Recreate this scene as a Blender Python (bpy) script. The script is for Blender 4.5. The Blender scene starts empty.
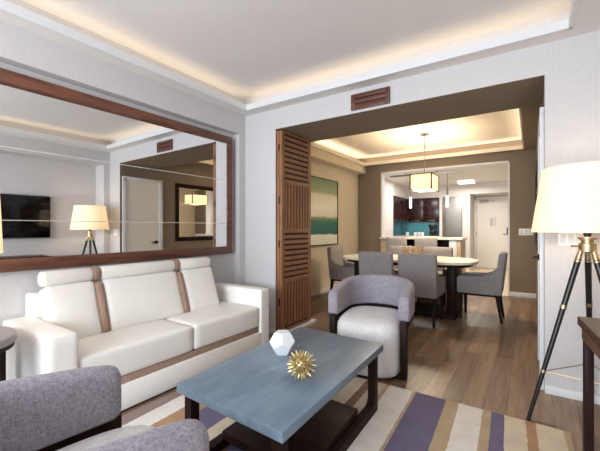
import bpy, bmesh, math, random
from mathutils import Vector, Matrix
PI = math.pi
random.seed(7)
scene = bpy.context.scene
C = scene.collection


# ------------------------------------------------------------------ materials
def lin(v):
    v /= 255.0
    return v / 12.92 if v <= 0.04045 else ((v + 0.055) / 1.055) ** 2.4


def rgb(r, g, b):
    return (lin(r), lin(g), lin(b), 1.0)


class NT:
    """small wrapper for building node materials"""
    def __init__(self, name):
        self.m = bpy.data.materials.new(name)
        self.m.use_nodes = True
        self.t = self.m.node_tree
        self.b = self.t.nodes['Principled BSDF']
        self.tc = self.n('ShaderNodeTexCoord')

    def n(self, kind, **kw):
        nd = self.t.nodes.new(kind)
        for k, v in kw.items():
            if hasattr(nd, k):
                setattr(nd, k, v)
            else:
                nd.inputs[k.replace('_', ' ')].default_value = v
        return nd

    def l(self, a, b):
        self.t.links.new(a, b)

    def coords(self, scale=(1, 1, 1), rot=(0, 0, 0), which='Object'):
        mp = self.n('ShaderNodeMapping')
        mp.inputs['Scale'].default_value = scale
        mp.inputs['Rotation'].default_value = rot
        self.l(self.tc.outputs[which], mp.inputs['Vector'])
        return mp.outputs['Vector']

    def noise(self, scale, detail=3, vec=None, rough=0.55):
        nz = self.n('ShaderNodeTexNoise')
        nz.inputs['Scale'].default_value = scale
        nz.inputs['Detail'].default_value = detail
        nz.inputs['Roughness'].default_value = rough
        self.l(vec if vec is not None else self.coords(), nz.inputs['Vector'])
        return nz.outputs['Fac']

    def ramp(self, fac, stops, interp='LINEAR'):
        r = self.n('ShaderNodeValToRGB')
        cr = r.color_ramp
        cr.interpolation = interp
        while len(cr.elements) < len(stops):
            cr.elements.new(0.5)
        for e, (p, c) in zip(cr.elements, stops):
            e.position = p
            e.color = c
        self.l(fac, r.inputs['Fac'])
        return r.outputs['Color']

    def mul(self, a, b, fac=1.0):
        mx = self.n('ShaderNodeMix', data_type='RGBA', blend_type='MULTIPLY')
        mx.inputs[0].default_value = fac
        self.l(a, mx.inputs[6])
        self.l(b, mx.inputs[7])
        return mx.outputs[2]

    def bump(self, h, strength=0.2, dist=0.01):
        bp = self.n('ShaderNodeBump')
        bp.inputs['Strength'].default_value = strength
        bp.inputs['Distance'].default_value = dist
        self.l(h, bp.inputs['Height'])
        self.l(bp.outputs['Normal'], self.b.inputs['Normal'])


def plain(name, col, rough=0.5, metal=0.0, emit=None, strength=1.0, var=0.04, vscale=6.0, spec=0.5):
    k = NT(name)
    lo = tuple(c * (1 - var) for c in col[:3]) + (1,)
    hi = tuple(min(1, c * (1 + var)) for c in col[:3]) + (1,)
    k.l(k.ramp(k.noise(vscale), [(0.3, lo), (0.7, hi)]), k.b.inputs['Base Color'])
    k.b.inputs['Roughness'].default_value = rough
    k.b.inputs['Metallic'].default_value = metal
    k.b.inputs['Specular IOR Level'].default_value = spec
    if emit:
        k.b.inputs['Emission Color'].default_value = emit
        k.b.inputs['Emission Strength'].default_value = strength
    return k.m


def wallpaper(name, col, amt=0.06):
    k = NT(name)
    v = k.noise(150, 3, k.coords((1, 1, 0.2)))
    h = k.noise(120, 2, k.coords((0.15, 0.15, 1.6)))
    lo = tuple(c * (1 - amt) for c in col[:3]) + (1,)
    hi = tuple(min(1, c * (1 + amt)) for c in col[:3]) + (1,)
    a = k.ramp(v, [(0.35, lo), (0.65, hi)])
    b = k.ramp(h, [(0.3, (0.97, 0.97, 0.97, 1)), (0.7, (1, 1, 1, 1))])
    k.l(k.mul(a, b), k.b.inputs['Base Color'])
    k.b.inputs['Roughness'].default_value = 0.8
    k.b.inputs['Specular IOR Level'].default_value = 0.25
    k.bump(v, 0.12, 0.004)
    return k.m


def fabric(name, c1, c2, scale=160, rough=0.95, bump=0.35):
    k = NT(name)
    a = k.noise(scale, 2, k.coords((1, 1, 0.35)))
    b = k.noise(scale, 2, k.coords((0.35, 0.35, 1.2)))
    big = k.noise(14, 4)
    mx = k.n('ShaderNodeMath', operation='ADD')
    k.l(a, mx.inputs[0])
    k.l(b, mx.inputs[1])
    hf = k.n('ShaderNodeMath', operation='MULTIPLY')
    k.l(mx.outputs[0], hf.inputs[0])
    hf.inputs[1].default_value = 0.5
    col = k.ramp(hf.outputs[0], [(0.36, c1), (0.64, c2)])
    sh = k.ramp(big, [(0.3, (0.9, 0.9, 0.9, 1)), (0.7, (1, 1, 1, 1))])
    k.l(k.mul(col, sh), k.b.inputs['Base Color'])
    k.b.inputs['Roughness'].default_value = rough
    k.b.inputs['Specular IOR Level'].default_value = 0.15
    k.b.inputs['Sheen Weight'].default_value = 0.15
    k.bump(hf.outputs[0], bump, 0.004)
    return k.m


def wood(name, c1, c2, axis='x', rough=0.4, scale=9.0, spec=0.5):
    k = NT(name)
    s = {'x': (0.12, 1, 1), 'y': (1, 0.12, 1), 'z': (1, 1, 0.12)}[axis]
    g = k.noise(scale * 3, 5, k.coords(s), 0.65)
    g2 = k.noise(scale * 0.7, 2, k.coords(s))
    col = k.ramp(g, [(0.3, c1), (0.7, c2)])
    sh = k.ramp(g2, [(0.3, (0.8, 0.8, 0.8, 1)), (0.7, (1, 1, 1, 1))])
    k.l(k.mul(col, sh), k.b.inputs['Base Color'])
    k.b.inputs['Roughness'].default_value = rough
    k.b.inputs['Specular IOR Level'].default_value = spec
    k.bump(g, 0.08, 0.002)
    return k.m


M = {}
M['paper'] = wallpaper('living wallpaper', rgb(198, 195, 195), 0.03)
M['taupe'] = wallpaper('taupe paint', rgb(130, 116, 100), 0.03)
M['beige'] = wallpaper('warm lit wallpaper', rgb(208, 197, 176), 0.03)  # dining copy of the wallpaper with warm lamplight put into its colour
M['ceil'] = plain('ceiling white', rgb(222, 218, 216), 0.9, var=0.01, spec=0.2)
M['cream'] = plain('warm lit ceiling', rgb(222, 211, 194), 0.9, var=0.01, spec=0.2)  # tint of the warm light painted into dining ceiling and lip
M['trim'] = plain('white trim', rgb(216, 217, 219), 0.45, var=0.01)
M['kwall'] = plain('kitchen white wall', rgb(208, 203, 201), 0.8, var=0.015, spec=0.2)
M['doorw'] = plain('white door paint', rgb(226, 221, 214), 0.5, var=0.01)
M['reddark'] = wood('red brown walnut', rgb(76, 44, 32), rgb(126, 78, 58), 'y', 0.38)
M['shut'] = wood('shutter walnut', rgb(128, 86, 58), rgb(166, 116, 80), 'z', 0.5)
M['shutgap'] = plain('shutter core', rgb(45, 26, 17), 0.8)  # dark colour standing for the shade inside slots
M['ventw'] = wood('vent walnut', rgb(78, 42, 32), rgb(110, 64, 48), 'x', 0.45)
M['dark'] = wood('espresso wood', rgb(26, 15, 11), rgb(48, 29, 22), 'z', 0.5, 9.0, 0.12)
M['darkx'] = wood('espresso shelf', rgb(34, 20, 15), rgb(56, 34, 26), 'x', 0.5, 9.0, 0.15)
M['console'] = wood('console wood', rgb(58, 34, 23), rgb(92, 58, 38), 'y', 0.4, 9.0, 0.35)
M['blackwood'] = plain('black lacquer', rgb(22, 20, 20), 0.35)
M['brass'] = plain('brass', rgb(186, 164, 128), 0.35, 1.0)
M['gold'] = plain('gold leaf', rgb(206, 190, 150), 0.3, 1.0, var=0.15, vscale=60)
M['steel'] = None
M['black'] = plain('black plastic', rgb(14, 14, 15), 0.35)
M['screen'] = plain('dark screen', rgb(6, 6, 7), 0.15, var=0.0)
M['hardware'] = plain('brushed nickel', rgb(150, 145, 138), 0.35, 1.0)
M['darkmetal'] = plain('bronze metal', rgb(52, 44, 38), 0.4, 0.8)
M['leather'] = plain('cream leather', rgb(235, 232, 226), 0.42, var=0.02, vscale=3)
M['strap'] = fabric('taupe strap', rgb(140, 112, 98), rgb(172, 144, 128), 200)
M['tweed'] = fabric('grey tweed', rgb(130, 123, 131), rgb(172, 166, 176), 190)
M['boucle'] = fabric('pale boucle', rgb(214, 212, 213), rgb(232, 230, 230), 130, bump=0.4)
M['dtweed'] = fabric('dining grey', rgb(124, 117, 116), rgb(160, 153, 152), 170)
M['ceramic'] = plain('white ceramic', rgb(238, 240, 243), 0.35, var=0.0)
M['stone'] = plain('pale stone', rgb(226, 218, 204), 0.22, var=0.04, vscale=9)
M['greytop'] = plain('grey tabletop', rgb(150, 142, 142), 0.35, var=0.06, vscale=12)
M['twig'] = plain('dried twigs', rgb(186, 160, 122), 0.9, var=0.15, vscale=40)
def make_shade(name, col, emit, strength, trans):
    k = NT(name)
    nz = k.noise(220, 2, k.coords((1, 1, 0.3)))
    lo = tuple(c * 0.97 for c in col[:3]) + (1,)
    k.l(k.ramp(nz, [(0.3, lo), (0.7, col)]), k.b.inputs['Base Color'])
    k.b.inputs['Roughness'].default_value = 0.9
    k.b.inputs['Specular IOR Level'].default_value = 0.1
    k.b.inputs['Emission Color'].default_value = emit
    k.b.inputs['Emission Strength'].default_value = strength
    tr = k.n('ShaderNodeBsdfTranslucent')
    tr.inputs['Color'].default_value = col
    mx = k.n('ShaderNodeMixShader')
    mx.inputs['Fac'].default_value = trans
    k.l(k.b.outputs[0], mx.inputs[1])
    k.l(tr.outputs[0], mx.inputs[2])
    k.l(mx.outputs[0], k.t.nodes['Material Output'].inputs['Surface'])
    return k.m


M['shade'] = make_shade('lamp shade linen', rgb(248, 236, 214), rgb(255, 230, 190), 0.42, 0.3)
M['pshade'] = make_shade('pendant shade', rgb(250, 238, 214), rgb(255, 232, 190), 0.1, 0.28)
M['glow'] = plain('lit diffuser', rgb(255, 255, 255), 0.9, var=0.0, emit=rgb(255, 250, 240), strength=1.6)
M['gap'] = plain('mirror seam', rgb(232, 228, 220), 0.4, var=0.0)
M['plate'] = plain('switch plate white', rgb(240, 238, 236), 0.4, var=0.0)


def make_mirror():
    k = NT('mirror glass')
    k.b.inputs['Base Color'].default_value = (0.86, 0.87, 0.87, 1)
    k.b.inputs['Metallic'].default_value = 1.0
    k.b.inputs['Roughness'].default_value = 0.0
    return k.m


M['mirror'] = make_mirror()


def make_steel():
    k = NT('stainless steel')
    g = k.noise(60, 3, k.coords((0.05, 0.05, 2)))
    k.l(k.ramp(g, [(0.3, rgb(140, 138, 136)), (0.7, rgb(158, 156, 154))]), k.b.inputs['Base Color'])
    k.b.inputs['Metallic'].default_value = 1.0
    k.b.inputs['Roughness'].default_value = 0.5
    return k.m


M['steel'] = make_steel()


def make_floor():
    k = NT('plank floor')
    br = k.n('ShaderNodeTexBrick')
    k.l(k.coords((1, 1, 1), (0, 0, PI / 2)), br.inputs['Vector'])
    br.offset = 0.37
    for nm, v in (('Scale', 1.0), ('Mortar Size', 0.0012), ('Brick Width', 1.05), ('Row Height', 0.125), ('Bias', 0.0)):
        br.inputs[nm].default_value = v
    br.inputs['Color1'].default_value = rgb(116, 92, 74)
    br.inputs['Color2'].default_value = rgb(158, 132, 109)
    br.inputs['Mortar'].default_value = rgb(70, 50, 38)
    g = k.noise(15, 7, k.coords((1, 0.07, 1)), 0.75)
    grain = k.ramp(g, [(0.38, (0.52, 0.48, 0.45, 1)), (0.60, (1, 1, 1, 1))])
    k.l(k.mul(br.outputs['Color'], grain), k.b.inputs['Base Color'])
    k.b.inputs['Roughness'].default_value = 0.36
    k.b.inputs['Specular IOR Level'].default_value = 0.4
    k.bump(g, 0.04, 0.002)
    return k.m


M['floor'] = make_floor()


def make_tile():
    k = NT('beige floor tile')
    br = k.n('ShaderNodeTexBrick')
    k.l(k.coords(), br.inputs['Vector'])
    br.offset = 0.0
    for nm, v in (('Scale', 1.0), ('Mortar Size', 0.004), ('Brick Width', 0.6), ('Row Height', 0.6)):
        br.inputs[nm].default_value = v
    br.inputs['Color1'].default_value = rgb(214, 198, 168)
    br.inputs['Color2'].default_value = rgb(222, 206, 178)
    br.inputs['Mortar'].default_value = rgb(176, 160, 132)
    k.l(br.outputs['Color'], k.b.inputs['Base Color'])
    k.b.inputs['Roughness'].default_value = 0.2
    return k.m


M['tile'] = make_tile()


def make_rug():
    k = NT('striped rug wool')
    sx = k.n('ShaderNodeSeparateXYZ')
    k.l(k.coords(), sx.inputs[0])
    yy = k.n('ShaderNodeMath', operation='MULTIPLY_ADD')      # slightly slanted stripes
    k.l(sx.outputs['Y'], yy.inputs[0])
    yy.inputs[1].default_value = 0.045
    yy.inputs[2].default_value = -0.045 * 2.44
    ad = k.n('ShaderNodeMath', operation='ADD')
    k.l(sx.outputs['X'], ad.inputs[0])
    k.l(yy.outputs[0], ad.inputs[1])
    nz = k.noise(35, 3)
    wb = k.n('ShaderNodeMath', operation='MULTIPLY_ADD')
    k.l(nz, wb.inputs[0])
    wb.inputs[1].default_value = 0.012
    wb.inputs[2].default_value = -0.006
    a2 = k.n('ShaderNodeMath', operation='ADD')
    k.l(ad.outputs[0], a2.inputs[0])
    k.l(wb.outputs[0], a2.inputs[1])
    X0, X1 = -2.2, 0.3
    mr = k.n('ShaderNodeMapRange')
    mr.inputs['From Min'].default_value = X0
    mr.inputs['From Max'].default_value = X1
    k.l(a2.outputs[0], mr.inputs['Value'])
    W = rgb(240, 236, 231); T = rgb(194, 174, 146); P = rgb(120, 114, 142)
    B = rgb(146, 116, 98); CR = rgb(226, 213, 192); MV = rgb(158, 136, 130); TB = rgb(186, 150, 120)
    st = [(-2.2, MV), (-2.02, W), (-1.88, TB), (-1.765, P), (-1.57, CR), (-1.48, B), (-1.36, P), (-1.24, W), (-1.14, CR), (-1.02, B),
          (-0.96, CR), (-0.875, T), (-0.85, W), (-0.686, T), (-0.658, P), (-0.463, T), (-0.392, W), (-0.248, T),
          (-0.205, P), (-0.133, CR), (-0.03, TB), (0.019, CR), (0.150, T)]
    # a colour ramp holds 32 stops
    col = k.ramp(mr.outputs['Result'], [((x - X0) / (X1 - X0), c) for x, c in st], 'CONSTANT')
    pile = k.noise(120, 3)
    blot = k.noise(9, 4)
    sh = k.ramp(blot, [(0.3, (0.86, 0.86, 0.86, 1)), (0.7, (1, 1, 1, 1))])
    sh2 = k.ramp(pile, [(0.3, (0.9, 0.9, 0.9, 1)), (0.7, (1, 1, 1, 1))])
    k.l(k.mul(k.mul(col, sh), sh2), k.b.inputs['Base Color'])
    k.b.inputs['Roughness'].default_value = 0.95
    k.b.inputs['Specular IOR Level'].default_value = 0.1
    k.bump(pile, 0.5, 0.006)
    return k.m


M['rug'] = make_rug()


def make_bluetop():
    k = NT('blue grey tabletop')
    g = k.noise(20, 4, k.coords((1, 0.18, 1)))
    big = k.noise(3.0, 3, k.coords((1, 0.5, 1)))
    c = k.ramp(g, [(0.3, rgb(106, 124, 142)), (0.7, rgb(132, 150, 165))])
    s = k.ramp(big, [(0.3, (0.84, 0.86, 0.88, 1)), (0.7, (1, 1, 1, 1))])
    k.l(k.mul(c, s), k.b.inputs['Base Color'])
    k.b.inputs['Roughness'].default_value = 0.32
    return k.m


M['blue'] = make_bluetop()


def make_painting():
    k = NT('seascape canvas')
    sx = k.n('ShaderNodeSeparateXYZ')
    k.l(k.coords(), sx.inputs[0])
    nz = k.noise(4, 5, k.coords((1, 1.0, 4)), 0.7)
    wb = k.n('ShaderNodeMath', operation='MULTIPLY_ADD')
    k.l(nz, wb.inputs[0])
    wb.inputs[1].default_value = 0.10
    wb.inputs[2].default_value = -0.05
    ad = k.n('ShaderNodeMath', operation='ADD')
    k.l(sx.outputs['Z'], ad.inputs[0])
    k.l(wb.outputs[0], ad.inputs[1])
    mr = k.n('ShaderNodeMapRange')
    mr.inputs['From Min'].default_value = 0.0
    mr.inputs['From Max'].default_value = 1.14
    k.l(ad.outputs[0], mr.inputs['Value'])
    col = k.ramp(mr.outputs['Result'], [
        (0.0, rgb(228, 232, 224)), (0.145, rgb(230, 234, 226)), (0.16, rgb(20, 92, 84)), (0.25, rgb(10, 96, 86)),
        (0.35, rgb(30, 108, 88)), (0.40, rgb(112, 136, 88)), (0.44, rgb(222, 222, 208)), (0.56, rgb(236, 236, 226)),
        (0.76, rgb(214, 212, 192)), (0.80, rgb(150, 164, 126)), (1.0, rgb(118, 140, 110))])
    st = k.noise(14, 5, k.coords((1, 0.7, 5)), 0.7)
    k.l(k.mul(col, k.ramp(st, [(0.35, (0.85, 0.86, 0.82, 1)), (0.6, (1, 1, 1, 1))])), k.b.inputs['Base Color'])
    k.b.inputs['Roughness'].default_value = 0.6
    return k.m


M['canvas'] = make_painting()


def make_kcab():
    k = NT('dark veneer')
    g = k.noise(16, 4, k.coords((0.08, 0.08, 2.5)))
    k.l(k.ramp(g, [(0.3, rgb(28, 12, 11)), (0.7, rgb(60, 30, 27))]), k.b.inputs['Base Color'])
    k.b.inputs['Roughness'].default_value = 0.25
    return k.m


M['kcab'] = make_kcab()
M['teal'] = plain('teal glass backsplash', rgb(64, 112, 120), 0.2, var=0.12, vscale=5)
M['barpanel'] = plain('bar panel veneer', rgb(178, 156, 130), 0.5, var=0.06)


# ------------------------------------------------------------------ geometry helpers
class MB:
    def __init__(self):
        self.bm = bmesh.new()

    def box(self, lo, hi, bev=0.0, seg=2, rot=None, about=None):
        lo, hi = Vector(lo), Vector(hi)
        r = bmesh.ops.create_cube(self.bm, size=1.0)
        vs = r['verts']
        c, s = (lo + hi) / 2, hi - lo
        for v in vs:
            v.co = Vector((v.co.x * s.x, v.co.y * s.y, v.co.z * s.z)) + c
        if bev > 0:
            es = list({e for v in vs for e in v.link_edges})
            rb = bmesh.ops.bevel(self.bm, geom=es, offset=bev, segments=seg, profile=0.5, affect='EDGES')
            vs = list({v for f in rb['faces'] for v in f.verts} | {v for v in vs if v.is_valid})
        if rot is not None:
            bmesh.ops.rotate(self.bm, verts=vs, cent=about if about is not None else c, matrix=rot)
        return vs

    def loft(self, rings, cap=True, closed=False):
        prev = None
        first = None
        rv = []
        for ring in rings:
            rv.append([self.bm.verts.new(p) for p in ring])
        n = len(rv[0])
        pairs = list(zip(rv[:-1], rv[1:]))
        if closed:
            pairs.append((rv[-1], rv[0]))
        for a, b in pairs:
            for i in range(n):
                j = (i + 1) % n
                self.bm.faces.new((a[i], a[j], b[j], b[i]))
        if cap and not closed:
            self.bm.faces.new(list(reversed(rv[0])))
            self.bm.faces.new(rv[-1])
        return [v for r in rv for v in r]

    def tube(self, p0, p1, r0, r1=None, n=12):
        r1 = r0 if r1 is None else r1
        p0, p1 = Vector(p0), Vector(p1)
        d = (p1 - p0).normalized()
        q = d.to_track_quat('Z', 'Y')
        rings = []
        for p, r in ((p0, r0), (p1, r1)):
            rings.append([p + q @ Vector((r * math.cos(2 * PI * i / n), r * math.sin(2 * PI * i / n), 0)) for i in range(n)])
        return self.loft(rings)

    def lathe(self, prof, c=(0, 0, 0), n=32):
        c = Vector(c)
        rings = [[c + Vector((r * math.cos(2 * PI * i / n), r * math.sin(2 * PI * i / n), z)) for i in range(n)] for r, z in prof]
        return self.loft(rings)

    def prism(self, pts, z0, z1, bev=0.0):
        lo = [Vector((x, y, z0)) for x, y in pts]
        hi = [Vector((x, y, z1)) for x, y in pts]
        vs = self.loft([lo, hi])
        if bev:
            es = [e for v in vs for e in v.link_edges if abs(e.verts[0].co.z - e.verts[1].co.z) < 1e-6]
            bmesh.ops.bevel(self.bm, geom=list(set(es)), offset=bev, segments=2, profile=0.5, affect='EDGES')

    def cushion(self, lo, hi, r=0.04, puff=(0, 0, 0), seg=4, nx=8):
        """soft box: a gridded cube with rounded edges and bulging faces"""
        lo, hi = Vector(lo), Vector(hi)
        c, h = (lo + hi) / 2, (hi - lo) / 2
        n = nx + 1
        seen = {}

        def vert(i, j, k):
            key = (i, j, k)
            if key not in seen:
                seen[key] = self.bm.verts.new((2 * i / n - 1, 2 * j / n - 1, 2 * k / n - 1))
            return seen[key]
        for ax in range(3):
            for side in (0, n):
                for u in range(n):
                    for w_ in range(n):
                        q4 = []
                        for du, dw in ((0, 0), (1, 0), (1, 1), (0, 1)):
                            idx = [0, 0, 0]
                            idx[ax] = side
                            idx[(ax + 1) % 3] = u + du
                            idx[(ax + 2) % 3] = w_ + dw
                            q4.append(vert(*idx))
                        self.bm.faces.new(q4)
        allv = list(seen.values())
        for v in allv:
            p = v.co.copy()
            # denser sampling towards the rims
            q = Vector([math.sin(t * PI / 2) for t in p])
            w = Vector((q.x * h.x, q.y * h.y, q.z * h.z))
            inner = Vector([max(-(h[i] - r), min(h[i] - r, w[i])) for i in range(3)])
            d = w - inner
            if d.length > 1e-9:
                d = d.normalized() * r
            o = inner + d
            for i in range(3):
                if abs(abs(p[i]) - 1) < 1e-4:
                    j, k = [t for t in range(3) if t != i]
                    b = (1 - q[j] ** 2) * (1 - q[k] ** 2)
                    o[i] += math.copysign(puff[i] * b, p[i])
            v.co = c + o
        return list(allv)

    def xform(self, m):
        bmesh.ops.transform(self.bm, matrix=m, verts=self.bm.verts)

    def build(self, name, mat, parent=None, angle=35, flat=False):
        bmesh.ops.recalc_face_normals(self.bm, faces=self.bm.faces)
        me = bpy.data.meshes.new(name)
        self.bm.to_mesh(me)
        self.bm.free()
        mats = mat if isinstance(mat, (list, tuple)) else [mat]
        for m in mats:
            me.materials.append(m)
        if not flat:
            me.polygons.foreach_set('use_smooth', [True] * len(me.polygons))
            me.set_sharp_from_angle(angle=math.radians(angle))
        o = bpy.data.objects.new(name, me)
        C.objects.link(o)
        if parent:
            o.parent = parent
        return o


def tag(o, label, cat, group=None):
    o['label'] = label
    o['category'] = cat
    if group:
        o['group'] = group
    return o


def thing(name, label, cat, loc=(0, 0, 0), rz=0.0, group=None):
    o = bpy.data.objects.new(name, None)
    o.empty_display_size = 0.1
    C.objects.link(o)
    o.location = loc
    o.rotation_euler = (0, 0, rz)
    return tag(o, label, cat, group)


def boxpart(name, lo, hi, mat, parent=None, bev=0.003, seg=2, **kw):
    m = MB()
    m.box(lo, hi, bev, seg, **kw)
    return m.build(name, mat, parent)


def struct(name, lo, hi, mat, faces=None):
    """a block of the setting; faces = {'-y': material} gives single faces another finish"""
    m = MB()
    m.box(lo, hi)
    mats = [mat]
    if faces:
        ax = {'x': 0, 'y': 1, 'z': 2}
        m.bm.normal_update()
        bmesh.ops.recalc_face_normals(m.bm, faces=m.bm.faces)
        for key, fm in faces.items():
            if fm not in mats:
                mats.append(fm)
            d = Vector((0, 0, 0))
            d[ax[key[1]]] = 1 if key[0] == '+' else -1
            for f in m.bm.faces:
                if f.normal.dot(d) > 0.9:
                    f.material_index = mats.index(fm)
    o = m.build(name, mats, flat=True)
    o['kind'] = 'structure'
    return o


def dup(root, loc, rz, label, group=None):
    r = root.copy()
    C.objects.link(r)
    r.location = loc
    r.rotation_euler = (0, 0, rz)
    r['label'] = label
    if group:
        r['group'] = group
    for ch in list(root.children):
        c = ch.copy()
        C.objects.link(c)
        c.parent = r
        for g in ch.children:
            d = g.copy()
            C.objects.link(d)
            d.parent = c
    return r


def rzm(a):
    return Matrix.Rotation(a, 3, 'Z')


# ------------------------------------------------------------------ room shell
ZS, ZT, ZL = 2.44, 2.62, 2.50          # soffit, tray ceiling, top of the cove lip
YF, YH = 2.95, 3.64                    # front and back of the deep opening head
XL, XN = -2.73, -2.82                  # pillar face and niche back on the mirror side
XR, XRN = 0.42, 0.72                   # the same on the television side
Y0 = -2.5                             # wall with the window, behind the camera
XO = 0.085                             # side wall of the dining room
XD, XB = -3.05, -2.87                  # dining side wall and its beam
YB = 6.79                              # dining back wall
ZH = 2.215

struct('floor', (-3.3, Y0 - 0.1, -0.1), (1.0, YB + 0.0, 0.0), M['floor'])
struct('floor_tile', (-3.6, YB, -0.1), (0.3, 11.4, 0.0), M['tile'])

struct('wall_left', (XN - 0.12, Y0, 0), (XN, YF, ZT), M['paper'])
struct('wall_left_header', (XN, Y0, ZH), (XL, YF, ZT), M['paper'])
struct('wall_left_pillar', (XN, 2.85, 0), (XL, YF, ZH), M['paper'])
struct('wall_right', (XRN, Y0, 0), (XRN + 0.12, YF, ZT), M['paper'])
struct('wall_right_header', (XR, Y0, ZH), (XRN, YF, ZT), M['paper'])
struct('wall_right_pillar', (XR, 2.85, 0), (XRN, YF, ZH), M['paper'])
# far wall with the deep wide opening
struct('wall_far_left', (XD - 0.1, YF, 0), (-2.29, YH, 2.22), M['paper'], {'+x': M['taupe'], '+y': M['taupe']})
struct('wall_far_header', (XD - 0.1, YF, 2.22), (XRN + 0.12, YH, ZT), M['paper'], {'-z': M['taupe'], '+y': M['taupe']})
struct('wall_far_right', (XO, YF, 0), (XRN + 0.12, YH, 2.22), M['paper'], {'-x': M['taupe']})
# rear wall with a wide window
wx0, wx1, wz0, wz1 = -2.3, 0.2, 0.55, 2.2
struct('wall_rear_below', (XN, Y0 - 0.12, 0), (XRN, Y0, wz0), M['paper'])
struct('wall_rear_above', (XN, Y0 - 0.12, wz1), (XRN, Y0, ZT), M['paper'])
struct('wall_rear_side', (XN, Y0 - 0.12, wz0), (wx0, Y0, wz1), M['paper'])
struct('wall_rear_end', (wx1, Y0 - 0.12, wz0), (XRN, Y0, wz1), M['paper'])
fm = MB()
for lo, hi in (((wx0, wz0), (wx1, wz0 + 0.06)), ((wx0, wz1 - 0.06), (wx1, wz1)), ((wx0, wz0), (wx0 + 0.06, wz1)), ((wx1 - 0.06, wz0), (wx1, wz1)),
               ((-1.08, wz0), (-1.02, wz1))):
    fm.box((lo[0], Y0 - 0.09, lo[1]), (hi[0], Y0 - 0.02, hi[1]), 0.004)
o = fm.build('window_1', M['trim']); o['kind'] = 'structure'


def tray(x0, x1, y0, y1, bx0, bx1, by0, by1, name, soffit_mat):
    """cove tray: soffit ring between the outer rectangle b* and inner rectangle, with an upstand lip"""
    m = MB()
    t = 0.022
    h = t * 0.6
    m.box((bx0, by0, ZS), (x0 - h, by1, ZS + 0.02))
    m.box((x1 + h, by0, ZS), (bx1, by1, ZS + 0.02))
    m.box((x0 - h, y1 + h, ZS), (x1 + h, by1, ZS + 0.02))
    m.box((x0 - h, by0, ZS), (x1 + h, y0 - h, ZS + 0.02))
    o = m.build(name, soffit_mat, flat=True); o['kind'] = 'structure'
    m = MB()
    m.box((x0 - t, y0 - t, ZS - 0.004), (x0, y1 + t, ZL), 0.003)
    m.box((x1, y0 - t, ZS - 0.004), (x1 + t, y1 + t, ZL), 0.003)
    m.box((x0 - t, y1, ZS - 0.004), (x1 + t, y1 + t, ZL), 0.003)
    m.box((x0 - t, y0 - t, ZS - 0.004), (x1 + t, y0, ZL), 0.003)
    return m


def cove_light(name, p0, p1, power, col, w=0.05):
    d = Vector(p1) - Vector(p0)
    L = bpy.data.lights.new(name, 'AREA')
    L.shape = 'RECTANGLE'
    L.size = d.length
    L.size_y = w
    L.energy = power * d.length
    L.color = col
    o = bpy.data.objects.new(name, L)
    C.objects.link(o)
    o.location = (Vector(p0) + Vector(p1)) / 2
    o.rotation_euler = (PI, 0, math.atan2(d.y, d.x))       # points up
    return o


WARM = (1.0, 0.79, 0.52)
WARM2 = (1.0, 0.85, 0.64)
lx0, lx1, ly0, ly1 = -2.577, 0.207, -2.3, 2.80
struct('ceiling', (XN, Y0, ZT), (XRN, YF, ZT + 0.1), M['ceil'])
o = tray(lx0, lx1, ly0, ly1, XL, XR, Y0, YF, 'ceiling_soffit', M['ceil']).build('trim_1', M['trim'], flat=True)
o['kind'] = 'structure'
PL = 0.6
zl = ZS + 0.028
cove_light('cove_strip', (lx0 - 0.075, ly0, zl), (lx0 - 0.075, ly1, zl), PL, WARM)
cove_light('cove_strip', (lx0, ly1 + 0.075, zl), (lx1, ly1 + 0.075, zl), PL, WARM)
cove_light('cove_strip', (lx1 + 0.09, ly0, zl), (lx1 + 0.09, ly1, zl), PL, WARM)

dx0, dx1, dy0, dy1 = XB + 0.03, -0.10, 3.85, 6.66
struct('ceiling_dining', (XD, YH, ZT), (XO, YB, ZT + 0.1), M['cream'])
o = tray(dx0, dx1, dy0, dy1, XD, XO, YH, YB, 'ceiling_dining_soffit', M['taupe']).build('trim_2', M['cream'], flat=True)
o['kind'] = 'structure'
PD = 2.2
cove_light('cove_strip', (dx0 - 0.08, dy0, zl), (dx0 - 0.08, dy1, zl), PD, WARM2)
cove_light('cove_strip', (dx0, dy1 + 0.075, zl), (dx1, dy1 + 0.075, zl), PD, WARM2)
cove_light('cove_strip', (dx1 + 0.09, dy0, zl), (dx1 + 0.09, dy1, zl), PD, WARM2)
cove_light('cove_strip', (dx0, dy0 - 0.1, zl), (dx1, dy0 - 0.1, zl), PD, WARM2)

# dining room walls
struct('wall_dining_left', (XD - 0.1, YH, 0), (XD, YB, ZT), M['beige'])
struct('wall_dining_beam', (XD, YH, 2.29), (XB, YB, ZS), M['beige'])
struct('wall_dining_right', (XO, YH, 0), (XO + 0.1, YB, ZT), M['taupe'])
bx0, bx1, bz = -2.54, -0.285, 2.29
struct('wall_back_left', (-3.7, YB, 0), (bx0, YB + 0.15, ZT), M['taupe'], {'+x': M['kwall'], '+y': M['kwall']})
struct('wall_back_right', (bx1, YB, 0), (XO + 0.1, YB + 0.15, ZT), M['taupe'], {'-x': M['kwall'], '+y': M['kwall']})
struct('wall_back_header', (bx0, YB, bz), (bx1, YB + 0.15, ZT), M['taupe'], {'-z': M['kwall'], '+y': M['kwall']})
m = MB()
m.box((bx0, YB - 0.008, 0.0), (bx0 + 0.025, YB + 0.16, bz))
m.box((bx1 - 0.025, YB - 0.008, 0.0), (bx1, YB + 0.16, bz))
m.box((bx0, YB - 0.008, bz - 0.03), (bx1, YB + 0.16, bz))
o = m.build('trim_3', M['trim'], flat=True); o['kind'] = 'structure'

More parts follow.
